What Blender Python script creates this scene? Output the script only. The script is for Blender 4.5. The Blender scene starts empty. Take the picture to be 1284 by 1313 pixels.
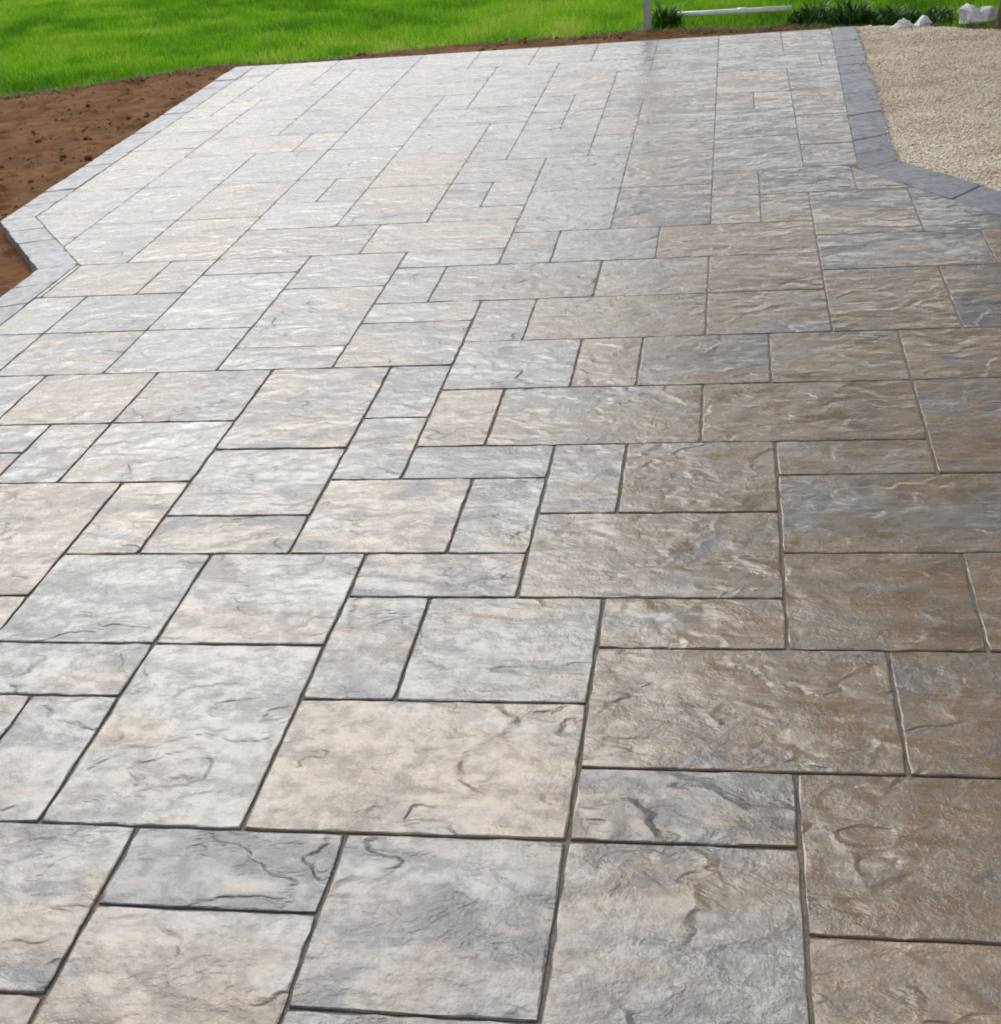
import bpy, bmesh, math, random
import numpy as np
from mathutils import Vector, Matrix

random.seed(11)
rng = np.random.default_rng(11)
scene = bpy.context.scene
col = scene.collection
M = 0.2                      # paving module in metres

# ------------------------------------------------------------------ camera
cam_data = bpy.data.cameras.new('camera')
cam = bpy.data.objects.new('camera', cam_data)
col.objects.link(cam)
R = ((0.98554476, 0.1454754, -0.08682413),
     (-0.00676045, -0.47831444, -0.87816262),
     (-0.1692803, 0.86605554, -0.47041682))
C = (1.4895028 * M, -9.1839132 * M, 8.26878767 * M)
cam.matrix_world = Matrix(((R[0][0], -R[1][0], -R[2][0], C[0]),
                           (R[0][1], -R[1][1], -R[2][1], C[1]),
                           (R[0][2], -R[1][2], -R[2][2], C[2]),
                           (0, 0, 0, 1)))
cam_data.sensor_fit = 'HORIZONTAL'
cam_data.sensor_width = 36.0
cam_data.lens = 36.0 * 1768.509 / 1284.0
cam_data.clip_start = 0.05
cam_data.clip_end = 2000
scene.camera = cam

# ------------------------------------------------------------------ sky and sun
SUN_AZ, SUN_EL = math.radians(-25), math.radians(45)      # azimuth from +Y, positive towards +X
world = bpy.data.worlds.new('World')
scene.world = world
world.use_nodes = True
wn, wl = world.node_tree.nodes, world.node_tree.links
sky = wn.new('ShaderNodeTexSky')
sky.sky_type = 'NISHITA'
sky.sun_disc = False
sky.sun_elevation = SUN_EL
sky.sun_rotation = SUN_AZ
sky.air_density = 1.0
sky.dust_density = 1.8
sky.ozone_density = 1.0
hs = wn.new('ShaderNodeHueSaturation')
hs.inputs['Saturation'].default_value = 0.20
wl.new(sky.outputs['Color'], hs.inputs['Color'])
wl.new(hs.outputs['Color'], wn['Background'].inputs['Color'])
wn['Background'].inputs['Strength'].default_value = 0.125

sun_data = bpy.data.lights.new('sun', 'SUN')
sun_data.energy = 1.35
sun_data.angle = math.radians(44)
sun_data.color = (1.0, 0.97, 0.93)
sun = bpy.data.objects.new('sun', sun_data)
col.objects.link(sun)
sd = Vector((math.sin(SUN_AZ) * math.cos(SUN_EL), math.cos(SUN_AZ) * math.cos(SUN_EL), math.sin(SUN_EL)))
sun.rotation_euler = sd.to_track_quat('Z', 'Y').to_euler()
sun.location = sd * 30

scene.view_settings.view_transform = 'Standard'
scene.view_settings.look = 'None'
scene.view_settings.gamma = 1.0
scene.view_settings.use_curve_mapping = False
scene.view_settings.exposure = 0.66
scene.render.engine = 'CYCLES'
scene.cycles.max_bounces = 5
scene.cycles.diffuse_bounces = 3
scene.cycles.glossy_bounces = 2
scene.cycles.use_adaptive_sampling = True
scene.cycles.adaptive_threshold = 0.03
scene.cycles.use_denoising = True
scene.cycles.filter_width = 1.9

# ------------------------------------------------------------------ helpers
def tag(o, label=None, cat=None, group=None, kind=None):
    if label: o['label'] = label
    if cat: o['category'] = cat
    if group: o['group'] = group
    if kind: o['kind'] = kind
    return o

def add_mesh(name, verts, faces, mat, parent=None, smooth=False):
    me = bpy.data.meshes.new(name)
    me.from_pydata(verts, [], faces)
    me.materials.append(mat)
    if smooth:
        me.polygons.foreach_set('use_smooth', [True] * len(me.polygons))
    me.update()
    o = bpy.data.objects.new(name, me)
    col.objects.link(o)
    o.parent = parent
    return o

def add_np(name, V, F, mat, parent=None, smooth=False, attr=None):
    """big mesh from arrays: V (n,3), F (m,k) with k corners per face"""
    V = np.asarray(V, np.float32); F = np.asarray(F, np.int32)
    me = bpy.data.meshes.new(name)
    k = F.shape[1]
    me.vertices.add(len(V)); me.vertices.foreach_set('co', V.ravel())
    me.loops.add(F.size); me.loops.foreach_set('vertex_index', F.ravel())
    me.polygons.add(len(F))
    me.polygons.foreach_set('loop_start', np.arange(0, F.size, k, dtype=np.int32))
    me.polygons.foreach_set('loop_total', np.full(len(F), k, np.int32))
    if smooth:
        me.polygons.foreach_set('use_smooth', np.ones(len(F), bool))
    me.update(calc_edges=True)
    me.validate()
    if attr is not None:
        a = me.attributes.new('shade', 'FLOAT', 'POINT')
        a.data.foreach_set('value', np.asarray(attr, np.float32))
    me.materials.append(mat)
    o = bpy.data.objects.new(name, me)
    col.objects.link(o)
    o.parent = parent
    return o

_tab = rng.random((64, 64))
def vnoise(x, y):
    x = np.asarray(x, float); y = np.asarray(y, float)
    xi = np.floor(x).astype(int); yi = np.floor(y).astype(int)
    fx = x - xi; fy = y - yi
    fx = fx * fx * (3 - 2 * fx); fy = fy * fy * (3 - 2 * fy)
    g = lambda a, b: _tab[a % 64, b % 64]
    return ((g(xi, yi) * (1 - fx) + g(xi + 1, yi) * fx) * (1 - fy)
            + (g(xi, yi + 1) * (1 - fx) + g(xi + 1, yi + 1) * fx) * fy)

def fbm(x, y, s, o=4):
    r = 0; a = 1; t = 0
    for i in range(o):
        r = r + a * vnoise(x * s + 17.3 * i, y * s + 5.1 * i); t += a; a *= .5; s *= 2.03
    return r / t

def clip(poly, a, b):
    """keep the part of poly left of the directed line a->b"""
    out = []
    f = lambda p: (b[0] - a[0]) * (p[1] - a[1]) - (b[1] - a[1]) * (p[0] - a[0])
    for i, p in enumerate(poly):
        q = poly[(i + 1) % len(poly)]
        fp, fq = f(p), f(q)
        if fp >= 0: out.append(p)
        if fp * fq < 0:
            t = fp / (fp - fq)
            out.append((p[0] + (q[0] - p[0]) * t, p[1] + (q[1] - p[1]) * t))
    return out

def area(poly):
    return .5 * sum(p[0] * q[1] - q[0] * p[1] for p, q in zip(poly, poly[1:] + poly[:1]))

def inset(poly, d):
    n = len(poly); lines = []
    for i in range(n):
        p, q = Vector(poly[i]), Vector(poly[(i + 1) % n])
        t = (q - p).normalized(); nn = Vector((-t.y, t.x))
        lines.append((p + nn * d, t))
    out = []
    for i in range(n):
        (p, t), (q, s) = lines[i - 1], lines[i]
        cr = t.x * s.y - t.y * s.x
        if abs(cr) < 1e-6: out.append(tuple(q)); continue
        k = ((q - p).x * s.y - (q - p).y * s.x) / cr
        out.append(tuple(p + t * k))
    return out

# ------------------------------------------------------------------ materials
class NT:
    def __init__(self, name):
        self.m = bpy.data.materials.new(name); self.m.use_nodes = True
        self.n = self.m.node_tree.nodes; self.l = self.m.node_tree.links
        self.b = self.n['Principled BSDF']
    def new(self, t, **kw):
        x = self.n.new(t)
        for k, v in kw.items(): setattr(x, k, v)
        return x
    def put(self, sock, v):
        if isinstance(v, bpy.types.NodeSocket): self.l.new(v, sock)
        else: sock.default_value = v
    def math(self, op, a, b=None, c=None, clamp=False):
        x = self.new('ShaderNodeMath', operation=op, use_clamp=clamp)
        self.put(x.inputs[0], a)
        if b is not None: self.put(x.inputs[1], b)
        if c is not None: self.put(x.inputs[2], c)
        return x.outputs[0]
    def vmath(self, op, a, b=None):
        x = self.new('ShaderNodeVectorMath', operation=op)
        self.put(x.inputs[0], a)
        if b is not None: self.put(x.inputs[1], b)
        return x.outputs[0]
    def noise(self, vec, scale, detail=4, rough=.55, dist=0.0, typ='FBM'):
        x = self.new('ShaderNodeTexNoise', noise_dimensions='3D')
        self.put(x.inputs['Vector'], vec)
        self.put(x.inputs['Scale'], scale); self.put(x.inputs['Detail'], detail)
        self.put(x.inputs['Roughness'], rough); self.put(x.inputs['Distortion'], dist)
        return x.outputs['Fac']
    def ramp(self, v, lo, hi, a=0.0, b=1.0):
        x = self.new('ShaderNodeMapRange', interpolation_type='SMOOTHSTEP')
        self.put(x.inputs[0], v)
        for i, t in zip((1, 2, 3, 4), (lo, hi, a, b)): self.put(x.inputs[i], t)
        return x.outputs[0]
    def mix(self, f, a, b, mode='MIX'):
        x = self.new('ShaderNodeMix', data_type='RGBA', blend_type=mode)
        self.put(x.inputs[0], f)
        for s, v in ((x.inputs[6], a), (x.inputs[7], b)):
            self.put(s, v if isinstance(v, bpy.types.NodeSocket) else (*v, 1))
        return x.outputs[2]
    def bump(self, h, dist, strength=1.0, normal=None):
        x = self.new('ShaderNodeBump')
        self.put(x.inputs['Height'], h); x.inputs['Distance'].default_value = dist
        x.inputs['Strength'].default_value = strength
        if normal is not None: self.l.new(normal, x.inputs['Normal'])
        return x.outputs['Normal']
    def pos(self):
        return self.new('ShaderNodeNewGeometry').outputs['Position']

def stone_material(name, border=False):
    t = NT(name)
    oi = t.new('ShaderNodeObjectInfo')
    off = t.vmath('SCALE', (31.0, 57.0, 13.0)); off.node.inputs[3].default_value = 1.0
    sc = off.node; t.l.new(t.math('MULTIPLY', oi.outputs['Random'], 1.7), sc.inputs[3])
    P = t.vmath('ADD', t.pos(), off)
    sep = t.new('ShaderNodeSeparateColor'); t.l.new(oi.outputs['Color'], sep.inputs[0])
    tan_, blue_, val_ = sep.outputs
    # colour: cast in blends of grey, tan and charcoal blue
    Ps = t.vmath('MULTIPLY', P, (1.0, 2.3, 1.0))
    n1 = t.noise(Ps, 2.6, 4, .62, .5)
    n2 = t.noise(t.vmath('ADD', Ps, (7.1, 3.3, 0)), 3.6, 4, .62, .8)
    n3 = t.noise(t.vmath('MULTIPLY', P, (6, 40, 6)), 1.0, 2, .6)
    fine = t.noise(P, 170, 1, .6)
    mid = t.noise(P, 26, 3, .7)
    mask = t.noise(P, 4.2, 2, .5)
    if border:
        c = t.mix(t.ramp(n1, .3, .7), (.19, .212, .25), (.29, .312, .345))
    else:
        grey = t.mix(t.ramp(n3, .3, .7), (.22, .215, .20), (.30, .29, .27))
        tanc = t.mix(t.ramp(n3, .35, .7), (.245, .185, .125), (.325, .252, .177))
        bluec = t.mix(t.ramp(mid, .35, .7), (.09, .10, .118), (.16, .17, .185))
        th = t.math('SUBTRACT', .70, t.math('MULTIPLY', tan_, .36))
        c = t.mix(t.ramp(n1, t.math('SUBTRACT', th, .08), t.math('ADD', th, .08)), grey, tanc)
        tb = t.math('SUBTRACT', .74, t.math('MULTIPLY', blue_, .34))
        c = t.mix(t.ramp(n2, t.math('SUBTRACT', tb, .07), t.math('ADD', tb, .12)), c, bluec)
    if not border:
        c = t.mix(t.ramp(t.noise(t.vmath('ADD', P, (3.7, 9.2, 0)), 5.5, 3, .6), .5, .68, 0, .55), c, (.135, .115, .092))
    c = t.mix(t.ramp(mid, .35, .72, .0, .5), c, (.10, .095, .09))
    c = t.mix(t.ramp(fine, .55, .8, .0, .35), c, (.42, .40, .37))
    c = t.mix(t.ramp(fine, .42, .2, .0, .5), c, (.07, .065, .06))
    v = t.new('ShaderNodeHueSaturation'); t.l.new(c, v.inputs['Color']); v.inputs['Saturation'].default_value = 1.15
    t.l.new(t.math('ADD', .20, t.math('MULTIPLY', val_, .92)), v.inputs['Value'])
    t.l.new(v.outputs[0], t.b.inputs['Base Color'])
    # cleft relief: soft undulation, split-stone terraces with broken edges, patches of grain
    warp = t.new('ShaderNodeTexNoise'); t.l.new(P, warp.inputs['Vector'])
    warp.inputs['Scale'].default_value = 11; warp.inputs['Detail'].default_value = 2
    W = t.vmath('ADD', P, t.vmath('MULTIPLY', t.vmath('SUBTRACT', warp.outputs['Color'], (.5, .5, .5)), (.06, .06, .0)))
    base = t.noise(t.vmath('MULTIPLY', W, (1.0, 1.35, 1.0)), 2.4, 3, .54)
    h = t.math('MULTIPLY', base, 7.0)
    fr = t.math('FRACT', h)
    terr = t.math('SUBTRACT', t.ramp(fr, t.ramp(n2, .35, .65, .45, .84), 1.0), fr)
    where = t.ramp(mask, .36, .56)
    terr = t.math('MULTIPLY', terr, where)
    und = t.noise(t.vmath('MULTIPLY', W, (1, 1.9, 1)), 8, 2, .5)
    grain = t.noise(P, 60, 3, .7)
    chip = t.math('ABSOLUTE', t.math('SUBTRACT', t.noise(t.vmath('MULTIPLY', W, (1, 1.5, 1)), 11, 4, .58), .5))
    chip = t.math('MULTIPLY', chip, t.ramp(n2, .44, .64, .0012, .0095))
    gw = t.ramp(mask, .62, .40, .15, 1.0)
    H = t.math('ADD', t.math('MULTIPLY', und, .0050),
               t.math('ADD', t.math('MULTIPLY', grain, t.math('MULTIPLY', gw, .0014)), t.math('MULTIPLY', fine, .00035)))
    H = t.math('SUBTRACT', H, chip)
    if not border:
        H = t.math('ADD', H, t.math('MULTIPLY', terr, t.ramp(n1, .3, .7, .0048, .0030)))
    t.l.new(t.bump(H, 1.0, 1.0), t.b.inputs['Normal'])
    t.l.new(t.ramp(mid, .3, .7, .40, .54) if border else t.ramp(t.math('ADD', t.math('MULTIPLY', mid, .5), t.math('MULTIPLY', n2, .5)), .40, .60, .19, .40), t.b.inputs['Roughness'])
    t.b.inputs['IOR'].default_value = 1.5
    return t.m

def plain(name, c1, c2, scale, rough=.9, bump=.004, bscale=80, c3=None, spec=.5):
    t = NT(name); P = t.pos()
    n = t.noise(P, scale, 5, .65, .4)
    c = t.mix(t.ramp(n, .3, .7), c1, c2)
    if c3: c = t.mix(t.ramp(t.noise(P, scale * 6, 4, .7), .5, .75, 0, .6), c, c3)
    t.l.new(c, t.b.inputs['Base Color'])
    t.b.inputs['Roughness'].default_value = rough
    t.b.inputs['Specular IOR Level'].default_value = spec
    if bump: t.l.new(t.bump(t.noise(P, bscale, 5, .7), bump, 1.0), t.b.inputs['Normal'])
    return t.m

def shaded(name, ramp, rough=.5, spec=.4, trans=0.0, patch=None):
    """colour picked along a ramp by the 'shade' attribute of each blade, leaf or pebble"""
    t = NT(name)
    a = t.new('ShaderNodeAttribute', attribute_name='shade')
    cr = t.new('ShaderNodeValToRGB')
    e = cr.color_ramp.elements
    while len(e) < len(ramp): e.new(.5)
    for i, c in enumerate(ramp):
        e[i].position = i / (len(ramp) - 1); e[i].color = (*c, 1)
    t.l.new(a.outputs['Fac'], cr.inputs[0])
    c = cr.outputs[0]
    if patch:
        c = t.mix(t.ramp(t.noise(t.pos(), patch[0], 3, .6), .35, .7, 0, patch[1]), c, patch[2])
    t.l.new(c, t.b.inputs['Base Color'])
    t.b.inputs['Roughness'].default_value = rough
    t.b.inputs['Specular IOR Level'].default_value = spec
    if trans:
        tr = t.new('ShaderNodeBsdfTranslucent'); t.l.new(c, tr.inputs['Color'])
        mx = t.new('ShaderNodeMixShader'); mx.inputs[0].default_value = trans
        t.l.new(t.b.outputs[0], mx.inputs[1]); t.l.new(tr.outputs[0], mx.inputs[2])
        t.l.new(mx.outputs[0], t.n['Material Output'].inputs['Surface'])
    return t.m

MAT_SLAB = stone_material('cast_flagstone')
MAT_BORDER = stone_material('charcoal_border_stone', True)
MAT_SAND = plain('joint_sand', (.115, .10, .082), (.20, .175, .145), 60, .95, .003, 300)
MAT_SOIL = plain('bare_soil', (.115, .055, .024), (.185, .092, .041), 3, .95, .006, 60, (.095, .045, .02), .08)
MAT_LAWN = plain('lawn_turf', (.04, .14, .008), (.075, .21, .015), 8, .9, .01, 60, (.06, .06, .02))
MAT_GRASS = shaded('grass_blade', [(.07, .20, .008), (.15, .37, .012), (.25, .50, .02), (.42, .55, .08)], .6, .10, .45)
MAT_DEAD = shaded('dry_grass', [(.16, .12, .05), (.28, .22, .10), (.12, .15, .04)], .8, .2)
MAT_WEED = shaded('dark_leaf', [(.014, .05, .008), (.035, .11, .014), (.085, .21, .03)], .5, .4, .25)
MAT_GRAVEL = shaded('pale_gravel', [(.44, .35, .25), (.72, .62, .48), (.82, .74, .60), (.90, .85, .75)], .85, .3, 0,
                    (3.0, .25, (.60, .50, .36)))
MAT_GBASE = plain('gravel_fines', (.60, .50, .37), (.74, .65, .51), 30, .95, .006, 150)

# ------------------------------------------------------------------ patio bed
def mm(p): return (p[0] * M, p[1] * M)
LO = [(-15.85, 39.05), (-15.65, 20.6), (-12.90, 16.8), (-12.95, -8)]       # outer edge of the left border
LI = [(-15.05, 39.05), (-14.85, 20.86), (-12.10, 17.07), (-12.15, -8)]     # its inner edge
RO = [(5.42, 39.2), (5.05, 22.2), (8.6, 16.5)]                            # outer edge of the right border
RI = [(4.62, 39.2), (4.15, 21.6), (8.2, 15.15)]
bed = [LO[0], LO[1], LO[2], LO[3], (9, -8), (9, 15.5), RO[2], RO[1], RO[0]]
bed = [mm(p) for p in bed]
bed_in = [(p[0], p[1]) for p in bed]
n = len(bed)
cxb = sum(p[0] for p in bed) / n
bv = []
for z in (-.0052, -.16):
    for i, p in enumerate(bed):
        # drawn in a little so that the border stones overhang the bed
        a, b = Vector(bed[i - 1]), Vector(bed[(i + 1) % n]); pv = Vector(p)
        d = ((a - pv).normalized() + (b - pv).normalized())
        cr = (pv - a).x * (b - pv).y - (pv - a).y * (b - pv).x
        d = d.normalized() * (.02 if cr > 0 else -.02) if d.length > .05 else Vector((0, 0))
        bv.append((p[0] + d.x, p[1] + d.y, z))
patio = add_mesh('patio', bv, [(i, i + n, (i + 1) % n + n, (i + 1) % n) for i in range(n)], MAT_SAND)
bm = bmesh.new(); bm.from_mesh(patio.data)
bm.faces.new([bm.verts[i] if False else list(bm.verts)[i] for i in range(n)])
for c_ in range(-7, 39):
    bmesh.ops.bisect_plane(bm, geom=bm.verts[:] + bm.edges[:] + bm.faces[:], plane_co=(0, c_ * M, 0), plane_no=(0, 1, 0))
for v in bm.verts:
    if v.co.z > -.05:
        f = min(1, max(0, (v.co.y / M - 5) / 14)); v.co.z = -.0058 * (1 - f) - .0012 * f
bm.to_mesh(patio.data); bm.free()
tag(patio, 'grey and tan flagstone patio with dark sand joints', kind='structure')

# ------------------------------------------------------------------ paving slabs
def slab_mesh(name, poly, mat, color, gap=.0028, depth=.055, top=None, cham=.0032, wob=.0009, lev=1.0):
    if area(poly) < 0: poly = poly[::-1]
    poly = inset(poly, gap)
    pts = []
    r = random.Random(hash(tuple(round(c, 3) for p in poly for c in p)))
    for i, p in enumerate(poly):
        q = poly[(i + 1) % len(poly)]
        L = math.dist(p, q)
        k = max(1, int(L / .035))
        t = ((q[0] - p[0]) / L, (q[1] - p[1]) / L)
        for j in range(k):
            f = j / k
            w = r.gauss(0, wob) if j else 0
            e = .0022 if j == 0 else 0       # worn corner
            pts.append((p[0] + t[0] * L * f - t[1] * (w + e) + t[0] * e, p[1] + t[1] * L * f + t[0] * (w + e) + t[1] * e))
    c = (sum(p[0] for p in poly) / len(poly), sum(p[1] for p in poly) / len(poly))
    cl = lambda g: max(-1.6, min(1.6, g))
    top = cl(r.gauss(0, 1)) * .0012 * lev if top is None else top
    tx, ty = cl(r.gauss(0, 1)) * .0022 * lev, cl(r.gauss(0, 1)) * .0022 * lev
    m = len(pts)
    V = []
    for (d, z) in ((0, -depth), (0, -cham * .9), (cham * .35, -cham * .25), (cham, 0)):
        ring = inset(pts, d) if False else pts
        for (x, y) in ring:
            # pull in towards the centre line by d along both axes (edges are short, so this keeps the outline)
            vx, vy = c[0] - x, c[1] - y
            l = math.hypot(vx, vy) or 1
            dd = d * 1.25 * (1 + (r.gauss(0, .35) if d else 0))
            px, py = x + vx / l * dd, y + vy / l * dd
            zz = z + top + (px - c[0]) * tx + (py - c[1]) * ty if z > -depth else z
            V.append((px - c[0], py - c[1], zz))
    F = []
    for k in range(3):
        for i in range(m):
            j = (i + 1) % m
            F.append((k * m + i, k * m + j, (k + 1) * m + j, (k + 1) * m + i))
    F.append(tuple(3 * m + i for i in range(m)))
    o = add_mesh(name, V, F, mat, patio)
    o.location = (c[0], c[1], 0)
    o.color = (*color, 1)
    return o

TILES = [tuple(map(int, s.split())) for s in '-10 -4 -7 -2;-7 -4 -6 -2;-6 -4 -4 -2;-2 -4 0 -2;2 -4 4 -1;-4 -3 -2 -1;0 -3 2 0;4 -3 6 -1;-10 -2 -8 0;-8 -2 -6 0;-6 -2 -4 0;-2 -2 0 0;-4 -1 -2 0;2 -1 5 1;5 -1 7 1;-10 0 -8 2;-8 0 -6 2;-6 0 -5 2;-5 0 -3 3;-3 0 0 2;0 0 2 1;0 1 3 3;3 1 5 3;5 1 7 3;-10 2 -9 4;-9 2 -7 4;-7 2 -5 3;-3 2 -2 4;-2 2 0 4;-7 3 -5 5;-5 3 -3 5;0 3 2 4;2 3 4 5;4 3 6 5;6 3 8 5;-11 4 -9 7;-9 4 -7 7;-3 4 -1 5;-1 4 2 6;-7 5 -6 7;-6 5 -4 6;-4 5 -2 7;-2 5 -1 7;2 5 5 7;5 5 7 7;-6 6 -4 8;-1 6 0 8;0 6 2 8;-13 7 -11 9;-11 7 -9 8;-9 7 -8 9;-8 7 -6 9;-4 7 -3 9;-3 7 -1 8;2 7 4 8;4 7 6 10;6 7 8 10;-11 8 -9 9;-6 8 -4 11;-3 8 -2 10;-2 8 1 10;1 8 4 10;-13 9 -12 11;-12 9 -10 11;-10 9 -8 11;-8 9 -6 11;-4 9 -3 11;-3 10 -1 12;-1 10 0 12;0 10 2 12;2 10 4 12;4 10 6 12;6 10 8 12;-13 11 -11 13;-11 11 -9 13;-9 11 -7 13;-7 11 -5 12;-5 11 -3 13;-7 12 -5 15;-3 12 -2 14;-2 12 1 14;1 12 3 14;3 12 5 15;5 12 7 15;-13 13 -11 15;-11 13 -9 15;-9 13 -7 16;-5 13 -3 14;-5 14 -4 16;-4 14 -1 16;-1 14 1 16;1 14 3 16;-13 15 -12 17;-12 15 -10 17;-10 15 -9 17;-7 15 -5 17;3 15 6 17;6 15 8 17;-9 16 -7 17;-5 16 -3 17;-3 16 -2 18;-2 16 0 18;0 16 3 18;-16 17 -13 19;-13 17 -11 20;-11 17 -9 20;-9 17 -6 19;-6 17 -3 19;3 17 5 20;5 17 8 20;-3 18 -1 21;-1 18 1 21;1 18 2 20;2 18 3 20;-16 19 -13 21;-9 19 -7 21;-7 19 -5 22;-5 19 -3 20;-13 20 -11 23;-11 20 -9 23;-5 20 -4 22;-4 20 -3 22;1 20 2 22;2 20 4 22;4 20 7 22;-16 21 -13 23;-9 21 -8 23;-8 21 -7 23;-3 21 -1 24;-1 21 1 24;-7 22 -5 25;-5 22 -3 24;1 22 3 25;3 22 5 24;5 22 7 23;-16 23 -13 25;-13 23 -11 26;-11 23 -9 26;-9 23 -7 26;-5 24 -4 26;-4 24 -2 27;-2 24 -1 26;-1 24 1 27;3 24 5 27;-16 25 -13 27;-7 25 -5 28;1 25 3 28;-13 26 -10 28;-10 26 -9 28;-9 26 -7 29;-5 26 -4 28;-2 26 -1 28;-16 27 -13 29;-4 27 -3 29;-3 27 -2 29;-1 27 1 30;3 27 5 30;-13 28 -11 30;-11 28 -9 31;-7 28 -4 30;-2 28 -1 30;1 28 2 30;2 28 3 30;-16 29 -13 31;-9 29 -7 32;-4 29 -3 31;-3 29 -2 31;-13 30 -11 33;-7 30 -6 32;-6 30 -4 33;-2 30 1 32;1 30 3 33;3 30 5 33;-16 31 -14 34;-14 31 -13 33;-11 31 -9 34;-4 31 -2 34;-9 32 -6 34;-2 32 1 34;-14 33 -11 35;-6 33 -4 36;1 33 4 35;4 33 5 35;-16 34 -14 37;-11 34 -9 37;-9 34 -6 36;-4 34 -1 36;-1 34 1 37;-14 35 -12 38;-12 35 -11 37;1 35 3 38;3 35 5 38;-9 36 -7 39;-7 36 -5 39;-5 36 -3 39;-3 36 -1 38;-16 37 -14 39;-12 37 -9 39;-1 37 1 39;-14 38 -12 39;-3 38 -1 39;1 38 3 39;3 38 5 39'.split(';')]
# (tan, blue, value) seen on single slabs
TONE = {(-4,-1,-2,0): (.55, 1.0, .34), (-4,-3,-2,-1): (.6, .25, .55), (-6,-2,-4,0): (.5, .5, .52), (-2,-2,0,0): (.45, .7, .44),
        (0,-3,2,0): (.35, .45, .45), (0,0,2,1): (.6, .7, .36), (2,-1,5,1): (.95, .45, .38), (2,-4,4,-1): (1.25, .1, .52),
        (0,1,3,3): (.98, .35, .40), (3,1,5,3): (.85, .45, .40), (0,3,2,4): (.75, .2, .45), (2,3,4,5): (.75, .4, .40),
        (-3,0,0,2): (.75, .15, .60), (-5,0,-3,3): (.2, .15, .6), (-3,2,-2,4): (.2, .35, .55), (-2,2,0,4): (.3, .3, .55),
        (-1,4,2,6): (.8, .35, .40), (2,5,5,7): (.55, .5, .40), (2,7,4,8): (.6, .3, .42), (4,7,6,10): (.65, .5, .42),
        (1,8,4,10): (.9, .3, .38), (-2,8,1,10): (.65, .35, .44), (0,6,2,8): (.7, .4, .42), (-1,6,0,8): (.4, .5, .48),
        (4,3,6,5): (.7, .3, .42), (-6,0,-5,2): (.15, .6, .55), (-7,2,-5,3): (.3, .5, .55), (-5,3,-3,5): (.3, .2, .6),
        (0,10,2,12): (.45, .7, .45), (-1,10,0,12): (.85, .3, .48), (2,10,4,12): (.8, .45, .45), (1,12,3,14): (.65, .45, .43),
        (1,14,3,16): (.7, .35, .43), (3,12,5,15): (.9, .4, .45), (-2,12,1,14): (.8, .3, .45), (0,16,3,18): (.85, .2, .46)}
for k in TILES:
    u0, v0, u1, v1 = k
    poly = [(u0, v0), (u1, v0), (u1, v1), (u0, v1)]
    if v0 >= 17:
        poly = clip(poly, LI[1], LI[0][:2])[:] if False else clip(poly, LI[0], LI[1])
        poly = clip(poly, LI[1], LI[2])
    else:
        poly = clip(poly, LI[2], LI[3])
    if poly and v0 >= 22: poly = clip(poly, RI[1], RI[0])
    elif poly: poly = clip(poly, RI[2], RI[1])
    if poly: poly = clip(poly, (10, 39.02), (-20, 39.02))
    if len(poly) < 3: continue
    # drop doubled corners
    pp = []
    for p in poly:
        if not pp or math.dist(p, pp[-1]) > .03: pp.append(p)
    if len(pp) > 2 and math.dist(pp[0], pp[-1]) < .03: pp.pop()
    if len(pp) < 3 or abs(area(pp)) < .05: continue
    tone = TONE.get(k) or (min(1, max(0, random.gauss(.46 if u0 < -1 else .62, .26))), min(1, max(0, random.gauss(.48, .24))), random.gauss(.5, .085))
    if u0 >= 0 and k != (0, 0, 2, 1): tone = (min(1.25, tone[0] + .08), tone[1] * .85, tone[2] + .035)
    far = min(1, max(0, (v0 - 6) / 14))
    slab_mesh('paving_slab', [mm(p) for p in pp], MAT_SLAB, tone, gap=.0028 - .0014 * far, cham=.0034 - .0002 * far,
              lev=.55 - .35 * far, wob=.0009 - .0002 * far)

# border course
def course(o0, o1, i0, i1, length):
    L = math.dist(o0, o1); k = max(1, round(L / length))
    for j in range(k):
        a, b = j / k, (j + 1) / k
        lerp = lambda p, q, t: (p[0] + (q[0] - p[0]) * t, p[1] + (q[1] - p[1]) * t)
        poly = [lerp(o0, o1, a), lerp(o0, o1, b), lerp(i0, i1, b), lerp(i0, i1, a)]
        slab_mesh('border_paver', [mm(p) for p in poly], MAT_BORDER, (.5, .5, random.gauss(.5, .08)),
                  gap=.0015, depth=.07, top=random.gauss(.001, .001), cham=.0035, wob=.0015)
course(LO[0], LO[1], LI[0], LI[1], 1.2)
course(LO[1], LO[2], LI[1], LI[2], 1.15)
course(LO[2], LO[3], LI[2], LI[3], 1.2)
course(RO[0], RO[1], RI[0], RI[1], 1.2)
course(RO[1], RO[2], RI[1], RI[2], 1.3)

# ------------------------------------------------------------------ lawn, soil, gravel
SX = np.array([-30, -8, -4.81, -4.29, -3.81, -3.36, -2.69, -1.37, -.36, .61, 1.17, 1.6, 1.92, 3.5, 8])
SY = np.array([-1.0, 6.45, 7.5, 7.67, 7.94, 8.13, 8.12, 8.36, 8.42, 8.25, 8.08, 7.82, 7.62, 6.8, 5.5])
def soil_edge(x):
    x = np.asarray(x, float)
    return np.interp(x, SX, SY) + (fbm(x, x * 0 + 3.3, 2.5, 4) - .5) * .16

S = 300
lawn = add_mesh('lawn', [(-S, -S, -.075), (S, -S, -.075), (S, S, -.075), (-S, S, -.075)], [(0, 1, 2, 3)], MAT_LAWN)
tag(lawn, 'bright green mown lawn beyond the patio', kind='structure')

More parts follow.
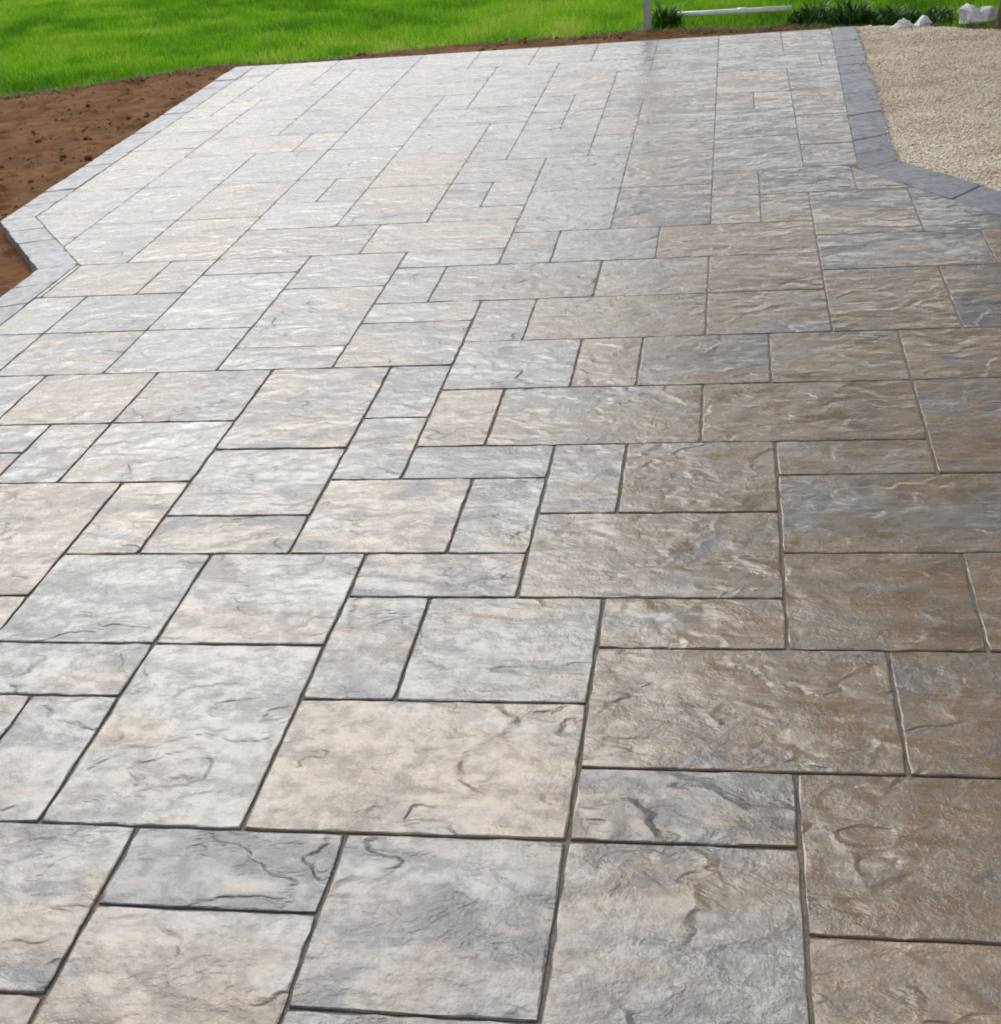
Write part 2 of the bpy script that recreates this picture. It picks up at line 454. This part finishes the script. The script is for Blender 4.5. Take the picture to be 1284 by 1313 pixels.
def in_poly(poly, x, y):
    x = np.asarray(x); y = np.asarray(y); r = np.zeros(x.shape, bool)
    for i in range(len(poly)):
        (x0, y0), (x1, y1) = poly[i - 1], poly[i]
        cnd = ((y0 > y) != (y1 > y)) & (x < (x1 - x0) * (y - y0) / (y1 - y0 + 1e-12) + x0)
        r ^= cnd
    return r

def soil_z(x, y):
    z = -.047 + (fbm(x, y, 1.7, 3) - .5) * .04 + (fbm(x, y, 9, 4) - .5) * .032
    lump = fbm(x + 9, y + 2, 19, 3)
    return np.maximum(z + np.clip(lump - .64, 0, 1) * .12, -.072)

step = .022
gx, gy = np.meshgrid(np.arange(-8.5, 3.6, step), np.arange(-1.0, 8.7, step), indexing='ij')
edge = soil_edge(gx) + .05
patio_core = in_poly([(p[0] * .2, p[1] * .2) for p in [(-15.4, 39.1), (-15.3, 20.4), (-12.5, 16.7), (-12.5, -8), (9, -8), (9, 15.5), (8.3, 16.2), (4.8, 22), (5.0, 39.1)]], gx, gy)
GR = [(1.09, 7.93), (1.008, 4.44), (1.73, 3.27), (2.2, 2.4), (3.4, 2.4), (3.4, 6.45), (2.4, 7.05), (1.95, 7.36), (1.6, 7.62), (1.35, 7.80)]
gr_core = in_poly(GR, gx, gy)
ok = (gy < edge) & ~patio_core & ~gr_core & ~((gx > 1.2) & (gy < 6.0))
quad = ok[:-1, :-1] & ok[1:, :-1] & ok[:-1, 1:] & ok[1:, 1:]
idx = np.arange(gx.size).reshape(gx.shape)
Q = np.stack([idx[:-1, :-1][quad], idx[1:, :-1][quad], idx[1:, 1:][quad], idx[:-1, 1:][quad]], 1)
used = np.unique(Q); remap = np.zeros(gx.size, int); remap[used] = np.arange(len(used))
SV = np.stack([gx.ravel(), gy.ravel(), soil_z(gx, gy).ravel()], 1)[used]
soil = add_np('soil', SV, remap[Q], MAT_SOIL, smooth=True)
tag(soil, 'bare brown soil between the lawn and the patio', kind='structure')

# clods
def ico():
    bm = bmesh.new(); bmesh.ops.create_icosphere(bm, subdivisions=1, radius=1)
    V = np.array([v.co[:] for v in bm.verts]); F = np.array([[v.index for v in f.verts] for f in bm.faces]); bm.free()
    return V, F
IV, IF = ico()
OV = np.array([(1, 0, 0), (-1, 0, 0), (0, 1, 0), (0, -1, 0), (0, 0, 1), (0, 0, -1)], float)
OF = np.array([(0, 2, 4), (2, 1, 4), (1, 3, 4), (3, 0, 4), (2, 0, 5), (1, 2, 5), (3, 1, 5), (0, 3, 5)])
def lumps(pos, size, BV, BF, flat=.7, jit=.25):
    k = len(pos); nv = len(BV)
    a = rng.random(k) * 6.283
    s = size[:, None, None] * np.stack([rng.uniform(.7, 1.2, k), rng.uniform(.7, 1.2, k), np.full(k, flat) * rng.uniform(.7, 1.2, k)], 1)[:, None, :]
    V = BV[None] * (1 + rng.uniform(-jit, jit, (k, nv, 1))) * s
    ca, sa = np.cos(a)[:, None], np.sin(a)[:, None]
    V = np.stack([V[..., 0] * ca - V[..., 1] * sa, V[..., 0] * sa + V[..., 1] * ca, V[..., 2]], 2) + pos[:, None, :]
    F = BF[None] + (np.arange(k) * nv)[:, None, None]
    return V.reshape(-1, 3), F.reshape(-1, 3)
k = 1600
x = rng.uniform(-8, 2.4, k * 6); y = rng.uniform(0, 8.7, k * 6)
okc = (y < soil_edge(x)) & ~in_poly(bed, x, y) & ~in_poly(GR, x, y) & ((x < -2.4) | (y > 7.9) | (x > 1.2) & (y > 7.2))
x, y = x[okc], y[okc]
sz = .004 + rng.pareto(2.2, len(x)) * .004; sz = np.minimum(sz, .021)
V, F = lumps(np.stack([x, y, soil_z(x, y) + sz * .25], 1), sz, IV, IF, .75, .22)
clods = add_np('soil_clods', V, F, MAT_SOIL)
tag(clods, 'loose crumbs and clods of brown soil', 'soil', kind='stuff')

# gravel: a bed of fines with pebbles over it
gb = [(px, py) for px, py in GR]
gpts = [(x, y) for x, y in GR]
step = .04
gx, gy = np.meshgrid(np.arange(.95, 3.5, step), np.arange(2.2, 8.1, step), indexing='ij')
okg = in_poly(GR, gx, gy)
# grow by one cell so the fines reach the border stones
g2 = okg.copy(); g2[1:] |= okg[:-1]; g2[:-1] |= okg[1:]; g2[:, 1:] |= okg[:, :-1]; g2[:, :-1] |= okg[:, 1:]
quad = g2[:-1, :-1] & g2[1:, :-1] & g2[:-1, 1:] & g2[1:, 1:]
idx = np.arange(gx.size).reshape(gx.shape)
Q = np.stack([idx[:-1, :-1][quad], idx[1:, :-1][quad], idx[1:, 1:][quad], idx[:-1, 1:][quad]], 1)
used = np.unique(Q); remap = np.zeros(gx.size, int); remap[used] = np.arange(len(used))
def gravel_z(x, y): return -.016 + (fbm(x, y, 3.1, 3) - .5) * .035
gvl = add_np('gravel_bed', np.stack([gx.ravel(), gy.ravel(), gravel_z(gx, gy).ravel()], 1)[used], remap[Q], MAT_GBASE, smooth=True)
tag(gvl, 'pale tan gravel bed beside the patio border', kind='structure')
k = 160000
x = rng.uniform(.93, 3.4, k); y = rng.uniform(2.6, 8.0, k)
e = (fbm(x, y, 6, 3) - .5) * .10
okg = in_poly(GR, x + e, y + e * .7)
x, y = x[okg], y[okg]
sz = rng.uniform(.0036, .008, len(x)) * np.where(rng.random(len(x)) < .06, 1.5, 1)
gz = gravel_z(x, y)
# strays kicked onto the border stones
ks = 70
ty_ = rng.uniform(4.3, 7.8, ks); tx_ = 1.008 + (ty_ - 4.44) * .0235 - rng.exponential(.03, ks)
x = np.r_[x, tx_]; y = np.r_[y, ty_]; gz = np.r_[gz, np.full(ks, .002)]; sz = np.r_[sz, rng.uniform(.004, .008, ks)]
V, F = lumps(np.stack([x, y, gz + sz * .45], 1), sz, OV, OF, .7, .2)
sh = np.repeat(np.clip(rng.normal(.5, .25, len(x)) + (fbm(x, y, 5, 3) - .5) * .8, 0, 1), len(OV))
peb = add_np('gravel', V, F, MAT_GRAVEL, attr=sh)
tag(peb, 'loose pale tan gravel pebbles', 'gravel', kind='stuff')

# grass blades
def blades(x, y, z, h, w, lean, shade, name, mat):
    k = len(x)
    a = rng.random(k) * 6.283; b = rng.random(k) * 6.283
    dx, dy = np.cos(a) * w, np.sin(a) * w
    lx, ly = np.cos(b) * lean * h, np.sin(b) * lean * h
    P = np.empty((k, 5, 3))
    P[:, 0] = np.stack([x - dx, y - dy, z], 1); P[:, 1] = np.stack([x + dx, y + dy, z], 1)
    P[:, 2] = np.stack([x + dx * .75 + lx * .35, y + dy * .75 + ly * .35, z + h * .6], 1)
    P[:, 3] = np.stack([x - dx * .75 + lx * .35, y - dy * .75 + ly * .35, z + h * .6], 1)
    P[:, 4] = np.stack([x + lx, y + ly, z + h * (1 - .25 * lean)], 1)
    F = np.array([(0, 1, 2), (0, 2, 3), (3, 2, 4)])[None] + (np.arange(k) * 5)[:, None, None]
    return add_np(name, P.reshape(-1, 3), F.reshape(-1, 3), mat, attr=np.repeat(shade, 5))
k = 420000
x = rng.uniform(-11, 4.5, k); y = 6.0 + rng.random(k) * 9.5
lim = np.interp(x, [-11, -7, 2.2, 4.5], [15.5, 14.2, 9.6, 9.0])
e = soil_edge(x)
fade = (fbm(x, y, 7, 3) - .5) * .18
d = y - e + fade
okb = (d > -.02) & (y < lim) & (rng.random(k) < np.clip(.25 + d * 4, 0, 1)) & ~in_poly(GR, x, y)
x, y, d = x[okb], y[okb], d[okb]
hgt = (.05 + .045 * fbm(x, y, 3.0, 3)) * rng.uniform(.7, 1.25, len(x)) * np.clip(.65 + d, .65, 1)
tone = np.clip(rng.normal(.50, .13, len(x)) + (fbm(x, y, .8, 2) - .5) * .7 + (fbm(x, y, 3.2, 3) - .5) * 1.1, 0, 1)
grass = blades(x, y, np.full(len(x), -.072), hgt, rng.uniform(.002, .0038, len(x)), rng.uniform(.1, .95, len(x)), tone, 'grass', MAT_GRASS)
tag(grass, 'short bright green grass of the lawn', 'grass', kind='stuff')
# dry thatch along the soil edge
k = 16000
x = rng.uniform(-7, 2.4, k); y = soil_edge(x) + rng.normal(-.03, .06, k)
okb = ~in_poly(bed, x, y) & ~in_poly(GR, x, y); x, y = x[okb], y[okb]
dry = blades(x, y, np.full(len(x), -.06), rng.uniform(.015, .045, len(x)), rng.uniform(.0015, .003, len(x)), rng.uniform(.8, 2.0, len(x)), rng.random(len(x)), 'dry_grass', MAT_DEAD)
tag(dry, 'dry straw and thatch along the soil edge', 'dry grass', kind='stuff')

# ------------------------------------------------------------------ things at the far edge
MAT_POST = plain('galvanised_steel', (.26, .29, .32), (.36, .39, .42), 30, .45, .0005, 200)
MAT_PVC = plain('white_plastic_pipe', (.62, .64, .62), (.76, .78, .76), 20, .4, .0003, 200)
MAT_BAG = plain('white_plastic_sheet', (.52, .55, .57), (.78, .80, .82), 14, .4, .006, 30)
MAT_BARK = plain('tree_bark', (.055, .032, .022), (.12, .075, .05), 18, .95, .02, 45)
MAT_LEAF = shaded('tree_leaf', [(.02, .06, .012), (.035, .10, .018), (.06, .14, .03)], .5, .4, .3)

def ring_tube(path, radii, sides=12, squash=1.0):
    V = []; F = []
    path = [Vector(p) for p in path]
    for i, p in enumerate(path):
        t = (path[min(i + 1, len(path) - 1)] - path[max(i - 1, 0)]).normalized()
        a = t.orthogonal().normalized() if abs(t.z) < .9 else (Vector((1, 0, 0)) - t * t.x).normalized()
        b = t.cross(a)
        for s in range(sides):
            an = 2 * math.pi * s / sides
            V.append(tuple(p + (a * math.cos(an) + b * math.sin(an)) * radii[i]))
    for i in range(len(path) - 1):
        for s in range(sides):
            s2 = (s + 1) % sides
            F.append((i * sides + s, i * sides + s2, (i + 1) * sides + s2, (i + 1) * sides + s))
    F.append(tuple(range(sides))[::-1]); F.append(tuple((len(path) - 1) * sides + s for s in range(sides)))
    return V, F

def empty(name, loc):
    o = bpy.data.objects.new(name, None); o.location = loc; o.empty_display_size = .1; col.objects.link(o); return o

# fence post: square tube with a cap and a foot plate
post = empty('metal_post', (-.31, 8.50, -.06))
def box(cx, cy, z0, z1, hx, hy, bev=.003):
    bm = bmesh.new(); bmesh.ops.create_cube(bm, size=1)
    for v in bm.verts: v.co = Vector((cx + v.co.x * 2 * hx, cy + v.co.y * 2 * hy, z0 + (v.co.z + .5) * (z1 - z0)))
    bmesh.ops.bevel(bm, geom=bm.edges[:], offset=bev, segments=2, affect='EDGES')
    V = [v.co[:] for v in bm.verts]; F = [[v.index for v in f.verts] for f in bm.faces]; bm.free(); return V, F
add_mesh('shaft', *box(0, 0, -.2, 1.5, .026, .026), MAT_POST, post)
add_mesh('cap', *box(0, 0, 1.503, 1.53, .03, .03), MAT_POST, post)
tag(post, 'grey square metal post standing at the far edge of the patio', 'post')

# white pipe lying in the grass
pipe = empty('plastic_pipe', (.24, 8.72, -.02))
pa, pb = Vector((-.45, .03, .025)), Vector((.46, -.06, .03))
ptc = lambda t: tuple(pa.lerp(pb, t))
add_mesh('tube', *ring_tube([ptc(0), ptc(.3), ptc(.62), ptc(1)], [.019] * 4, 14), MAT_PVC, pipe, True)
add_mesh('coupling', *ring_tube([ptc(.58), ptc(.585), ptc(.655), ptc(.66)], [.0195, .0245, .0245, .0195], 14), MAT_PVC, pipe, True)
add_mesh('end_cap', *ring_tube([ptc(-.01), ptc(.0), ptc(.05), ptc(.055)], [.02, .0245, .0245, .0195], 14), MAT_PVC, pipe, True)
tag(pipe, 'white plastic pipe lying in the grass beyond the patio', 'pipe')

# crumpled white plastic
def crumple(name, loc, dims, seed, rot, label, lobes):
    bm = bmesh.new(); bmesh.ops.create_icosphere(bm, subdivisions=5, radius=1)
    from mathutils import noise as mn
    o = Vector((seed * 3.7, seed * 1.9, seed))
    for v in bm.verts:
        d = v.co.normalized(); s = 0
        for (lx, ly, lz, r) in lobes:
            pass
        n1 = mn.noise(d * 1.6 + o); n2 = abs(mn.noise(d * 2.6 + o * 2)); n3 = abs(mn.noise(d * 6 + o)) * .6
        v.co = d * (1 + .35 * n1 - .40 * n2 - .16 * n3)
        v.co.x *= dims[0]; v.co.y *= dims[1]; v.co.z *= dims[2]
        for (lx, ly, lz, r) in lobes:
            w = math.exp(-((v.co.x - lx) ** 2) / (r * r))
            v.co.z += lz * w if v.co.z > 0 else 0
            v.co.y += ly * w
        if v.co.z < -.01: v.co.z = -.01 + (v.co.z + .01) * .15
    V = [v.co[:] for v in bm.verts]; F = [[v.index for v in f.verts] for f in bm.faces]; bm.free()
    ob = add_mesh(name, V, F, MAT_BAG, None, True)
    ob.location = loc; ob.rotation_euler = (0, 0, rot)
    tag(ob, label, 'plastic bag', 'crumpled white plastic at the gravel edge')
crumple('plastic_bag', (1.43, 7.80, -.03), (.135, .07, .05), 2.0, .15, 'small flat crumpled white plastic bag lying at the far gravel edge', [(.09, .0, .03, .04), (-.06, 0, .025, .05), (.02, 0, -.03, .03)])
crumple('plastic_bag', (1.86, 7.92, -.02), (.125, .09, .085), 5.0, -.3, 'larger crumpled white plastic bag beside the tree trunk', [(-.1, .0, .04, .06)])

# dark leafy weeds
def weed(loc, r, h, nl, label):
    V = []; F = []; sh = []
    rr = random.Random(int(loc[0] * 1000) + nl)
    for i in range(nl):
        a = rr.random() * 6.283; q = r * math.sqrt(rr.random())
        bx, by = math.cos(a) * q, math.sin(a) * q
        hh = h * rr.uniform(.3, 1.1) * (1 - .5 * q / r); b = rr.random() * 6.283; ln = rr.uniform(.15, .7) * hh
        w = rr.uniform(.006, .019); px, py = -math.sin(b) * w, math.cos(b) * w; s = rr.random()
        o = len(V)
        for t, ww in ((0, .5), (.35, 1), (.7, .8), (1, .05)):
            cx_, cy_, cz_ = bx + math.cos(b) * ln * t * t, by + math.sin(b) * ln * t * t, hh * (t - .25 * t * t)
            V += [(cx_ - px * ww, cy_ - py * ww, cz_), (cx_ + px * ww, cy_ + py * ww, cz_)]; sh += [s, s]
        for k in range(3): F.append((o + 2 * k, o + 2 * k + 1, o + 2 * k + 3, o + 2 * k + 2))
    ob = add_np('weed_clump', V, F, MAT_WEED, attr=sh)
    ob.location = loc
    tag(ob, label, 'weed clump', 'dark weed clumps along the far edge')
weed((-.19, 8.64, -.07), .10, .26, 260, 'dark green weed clump just right of the metal post')
weed((.84, 8.42, -.07), .16, .22, 380, 'dark green weed clump at the right end of the white pipe')
weed((1.08, 8.30, -.07), .17, .25, 420, 'dark green weed clump behind the far end of the right border')
weed((1.36, 8.16, -.07), .17, .20, 400, 'dark green weed clump behind the small white plastic bag')
weed((1.62, 8.12, -.07), .15, .17, 300, 'dark green weed clump between the two white plastic bags')

# tree at the right: trunk at the frame's edge, crown above
tree = empty('garden_tree', (2.11, 7.62, -.07))
tp = [(0, 0, -.1), (0, 0, .05), (-.01, .01, .3), (.02, .06, 1.0), (.08, .25, 1.9), (.15, .55, 2.8), (.28, 1.2, 4.8), (.3, 1.5, 7.6)]
trv = ring_tube(tp, [.21, .17, .135, .125, .115, .10, .07, .02], 16)
tv = []
for (x_, y_, z_) in trv[0]:
    s = 1 + .16 * math.sin(math.atan2(y_, x_) * 5) * max(0, 1 - z_ / .5)
    tv.append((x_ * s, y_ * s, z_))
trunk = add_mesh('trunk', tv, trv[1], MAT_BARK, tree, True)
rl = random.Random(4)
LV = []
for i in range(34):
    f = i / 33
    z0 = 2.0 + 5.4 * f; a = i * 2.4 + rl.uniform(-.3, .3)
    ln = rl.uniform(.75, 1.05) * 3.2 * math.sqrt(max(.06, 1 - (1.25 * f - .25) ** 2))
    p0 = Vector((.08 + .2 * f, .25 + 1.2 * f, z0)); p3 = p0 + Vector((math.cos(a) * ln + .35, math.sin(a) * ln + 1.2 * (1 - f), ln * rl.uniform(.15, .45)))
    p1 = p0.lerp(p3, .4) + Vector((0, 0, .15)); p2 = p0.lerp(p3, .72) + Vector((rl.uniform(-.15, .15), rl.uniform(-.15, .15), .12))
    add_mesh('limb', *ring_tube([p0, p1, p2, p3], [.055 - .03 * f, .038 - .018 * f, .022 - .01 * f, .006], 8), MAT_BARK, tree, True)
    for c_, rad, cnt in ((p2, .66, 430), (p3, .66, 460), (p1, .55, 260)):
        for j in range(cnt):
            v = Vector((rl.gauss(0, 1), rl.gauss(0, 1), rl.gauss(0, 1))); v = v.normalized() * rad * rl.random() ** .45
            LV.append(c_ + v)
LV = np.array([v[:] for v in LV]); k = len(LV)
nrm = rng.normal(size=(k, 3)) + [0, 0, .6]; nrm /= np.linalg.norm(nrm, axis=1)[:, None]
ax = np.cross(nrm, rng.normal(size=(k, 3))); ax /= np.linalg.norm(ax, axis=1)[:, None]
bx_ = np.cross(nrm, ax); s = rng.uniform(.06, .095, (k, 1))
P = np.stack([LV - ax * s, LV + bx_ * s * .45, LV + ax * s, LV - bx_ * s * .45], 1).reshape(-1, 3)
crown = add_np('crown', P, np.arange(4 * k).reshape(-1, 4), MAT_LEAF, tree, attr=np.repeat(rng.random(k), 4))
tag(tree, 'brown tree trunk at the right edge behind the gravel', 'tree')
